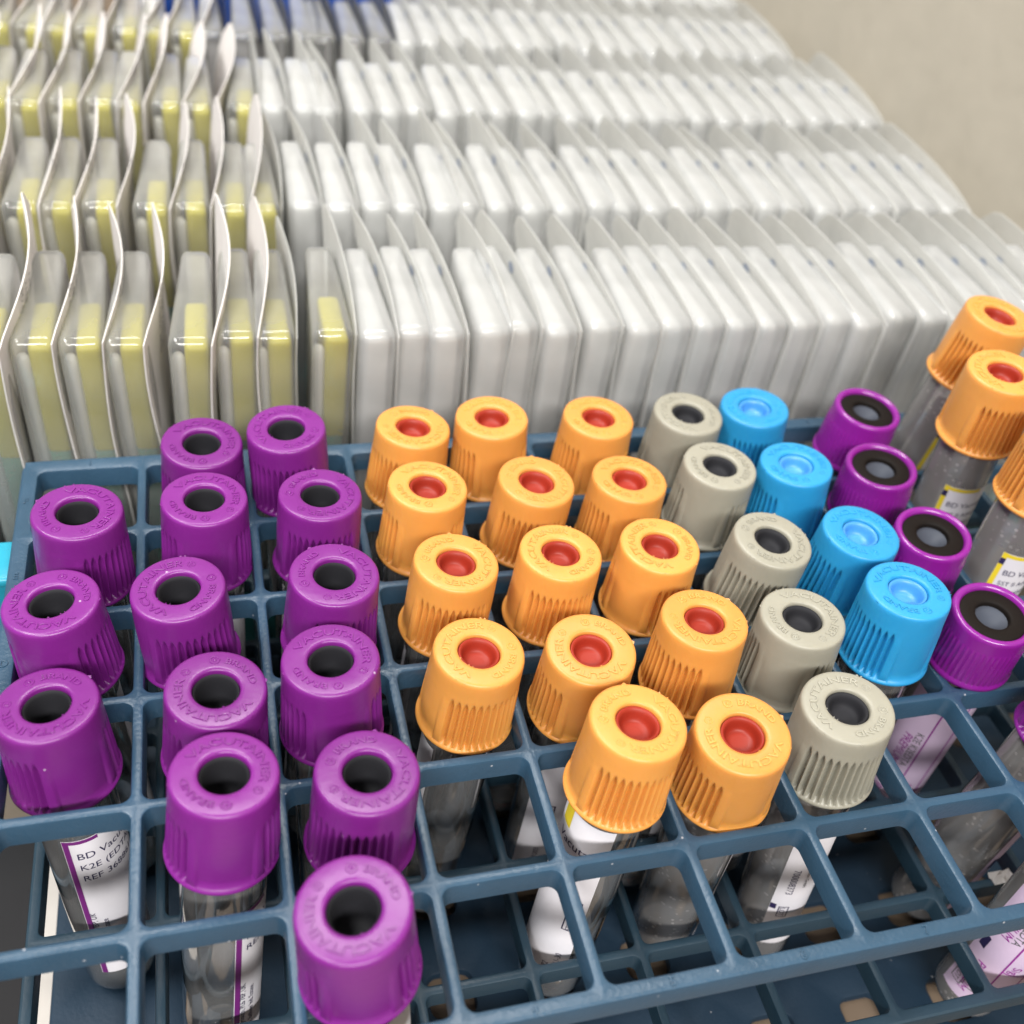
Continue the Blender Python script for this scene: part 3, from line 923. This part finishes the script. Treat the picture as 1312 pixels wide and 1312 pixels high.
VAR = {}
def variant(side, k, row):
    rc = min(row, 2) if side == 0 else 0
    key = (side, k, rc)
    if key in VAR: return VAR[key]
    rnd = random.Random(k * 17 + side * 5 + rc)
    dx = {0: (1.0, 3.0, 7.0)[rc], 1: -2.0, 2: -5.0, 3: -7.5}[side] + rnd.uniform(-.9, .9)
    tz = (30 if side == 0 else 27.5) + (k % 3) * 1.3 + (1 if side == 0 else 0)
    amp = rnd.uniform(2.2, 3.6) if side == 0 else rnd.uniform(0.7, 1.7)
    ztop, dxf = paper_shape(dx, tz, k * 3.1 + side, amp)
    pm = mesh('paper_backing', paper_bm(ztop, dxf, k), M['paper_white' if side == 0 else 'flange'], 60)
    tx = paper_print(dxf, ['BD Culture Swab', 'STERILE  LOT 20', 'Use by 2024-05'], 14, 26, 2.4) if side == 0 else None
    bl = mesh('blister', blister_bm(dx * .4 if side else 0, k), M['film'] if side <= 1 else M['film_milky'], 40)
    if side <= 1:
        ct = mesh('yellow_cap', content_bm(False, dx * .3 if side else 0), M['yellow_shell'], 40)
        bm = bmesh.new(); bbox(bm, (-6.4, 4, ZT + 7), (-1.8, 19, -8.3), 1.2, 2)
        c2 = mesh('green_container', bm, M['teal_shell'], 40)
    else:
        ct = mesh('white_tray', content_bm(True, dx * .4), M['white_shell'], 40); c2 = None
    if side <= 1:
        bm = bmesh.new()
        lathe(bm, [(0, 14.5), (0.9, 14.2), (1.35, 13.3), (1.4, 10), (1.4, -30), (1.4, ZT + 6)][::-1], 14)
        bmesh.ops.translate(bm, verts=bm.verts, vec=(-7.9, 5.5, 0))
        st_ = mesh('reflection_stem', bm, M['white_plastic'], 60)  # solid white stem standing in for the soft upright reflection beside the yellow
    else:
        bm = bmesh.new()
        cv = []
        yc, zc, rad = 24 + (k % 3), 21.5, 1.5
        for q in range(10):
            yy = yc + rad * math.cos(2 * PI * q / 10); zz = zc + rad * math.sin(2 * PI * q / 10)
            cv.append(bm.verts.new((dxf(yy, zz) - 0.35, yy, zz)))
        bm.faces.new(cv)
        st_ = mesh('printed_dot', bm, M['seal_ink'])
    VAR[key] = (pm, bl, ct, c2, tx, st_)
    return VAR[key]

ORD = ['first', 'second', 'third', 'fourth', 'fifth', 'sixth', 'seventh', 'eighth', 'ninth', 'tenth', 'eleventh', 'twelfth', 'thirteenth', 'fourteenth', 'fifteenth',
       'sixteenth', 'seventeenth', 'eighteenth', 'nineteenth', 'twentieth', 'twenty-first', 'twenty-second', 'twenty-third', 'twenty-fourth', 'twenty-fifth', 'twenty-sixth',
       'twenty-seventh', 'twenty-eighth', 'twenty-ninth', 'thirtieth', 'thirty-first', 'thirty-second', 'thirty-third', 'thirty-fourth', 'thirty-fifth', 'thirty-sixth', 'thirty-seventh', 'thirty-eighth', 'thirty-ninth', 'fortieth']
ROWS = [(136, -14, 'front row', 0, 72), (196, -22, 'second row', 0, 66), (260, -26, 'third row', 0, 62), (322, -30, 'fourth row', 0, 66), (384, 122, 'back row', 0, 50)]
CLEAR = []
for k in range(3):
    zt_, dx_ = paper_shape(-4 + k, 29, k * 2.2, 1.2)
    CLEAR.append((mesh('flange_film', paper_bm(zt_, dx_, k), M['clear_flange'], 60), mesh('blister', blister_bm(-1.5, k), M['film'], 40)))
for r_i, (y0, x0, rname, sl, xs) in enumerate(ROWS):
    rnd = random.Random(31 + r_i)
    xn = x0
    for k in range(40):
        x = xn + rnd.uniform(-.35, .35)
        xn += 9.8 if xn < xs - 4 else 8.75
        if x > 264: break
        side = 0 if x < xs - 18 else (1 if x < xs else (2 if x < 120 else 3))
        pm, bl, ct, c2, tx, st_ = variant(side, rnd.randrange(8), r_i)
        if r_i == 3 and 40 < x < 108:          # empty clear packs, the blue carton shows through them
            pm = CLEAR[k % 3][0]; bl = CLEAR[k % 3][1]; ct = c2 = tx = st_ = None
        what = 'clear empty blister pack' if ct is None else 'clear blister pack with yellow content' if side <= 1 else 'milky blister pack'
        root = empty('blister_pack', (x, y0 + rnd.uniform(-1.2, 1.2), ZT + 2.2), '%s, %s from the left in the %s' % (what, ORD[k], rname), 'blister pack', 'blister packs standing on edge in the %s' % rname)
        if side >= 2: root.scale = (0.93, 1, 1)
        root.rotation_euler = (rnd.uniform(-.01, .01), rnd.uniform(-.02, .02), math.radians(rnd.uniform(-1.5, 1.5) + (2 if side >= 2 else 0)))
        for nm, me in (('paper_backing' if side == 0 else 'flange_film', pm), ('blister', bl), ('yellow_cap' if side <= 1 else 'white_tray', ct), ('green_container', c2), ('reflection_stem' if side <= 1 else 'printed_dot', st_)):
            if me is None: continue
            o = obj(nm, me, root, (0, 0, -(ZT + 2.2)))
            if nm == 'paper_backing' and tx: obj('printed_text', tx, o)

# blue carton behind the packs
bm = bmesh.new(); bbox(bm, (24, 382, -2), (116, 450, 62), 1, 2)
tag(obj('blue_carton', mesh('blue_carton', bm, M['royal_blue'], 30)), 'royal blue carton standing behind the last row of packs', 'carton')

# torn paper scrap lying on the middle grid
bm = bmesh.new()
rnd = random.Random(3)
G = [[bm.verts.new((i * 1.0 - 2 + rnd.uniform(-.4, .4), j * 0.8 - 1 + rnd.uniform(-.3, .3), abs(rnd.uniform(0, 1.1)) + 0.1 * i)) for j in range(4)] for i in range(5)]
for i in range(4):
    for j in range(3):
        bm.faces.new((G[i][j], G[i + 1][j], G[i + 1][j + 1], G[i][j + 1]))
bmesh.ops.solidify(bm, geom=bm.faces[:], thickness=0.12)
tag(obj('paper_scrap', mesh('paper_scrap', bm, M['paper_white']), None, (178.5, 20.4, -35.8)), 'small torn white paper scrap caught low inside the rack', 'paper scrap')
bm = bmesh.new(); bbox(bm, (16, 382.5, ZT), (122, 452, -2.05), 1, 2)  # added below the blue carton to lighten dark gaps seen through the packs
tag(obj('added_white_carton', mesh('added_white_carton', bm, M['paper_white'], 30)), 'added white carton under the royal blue one behind the packs', 'carton')
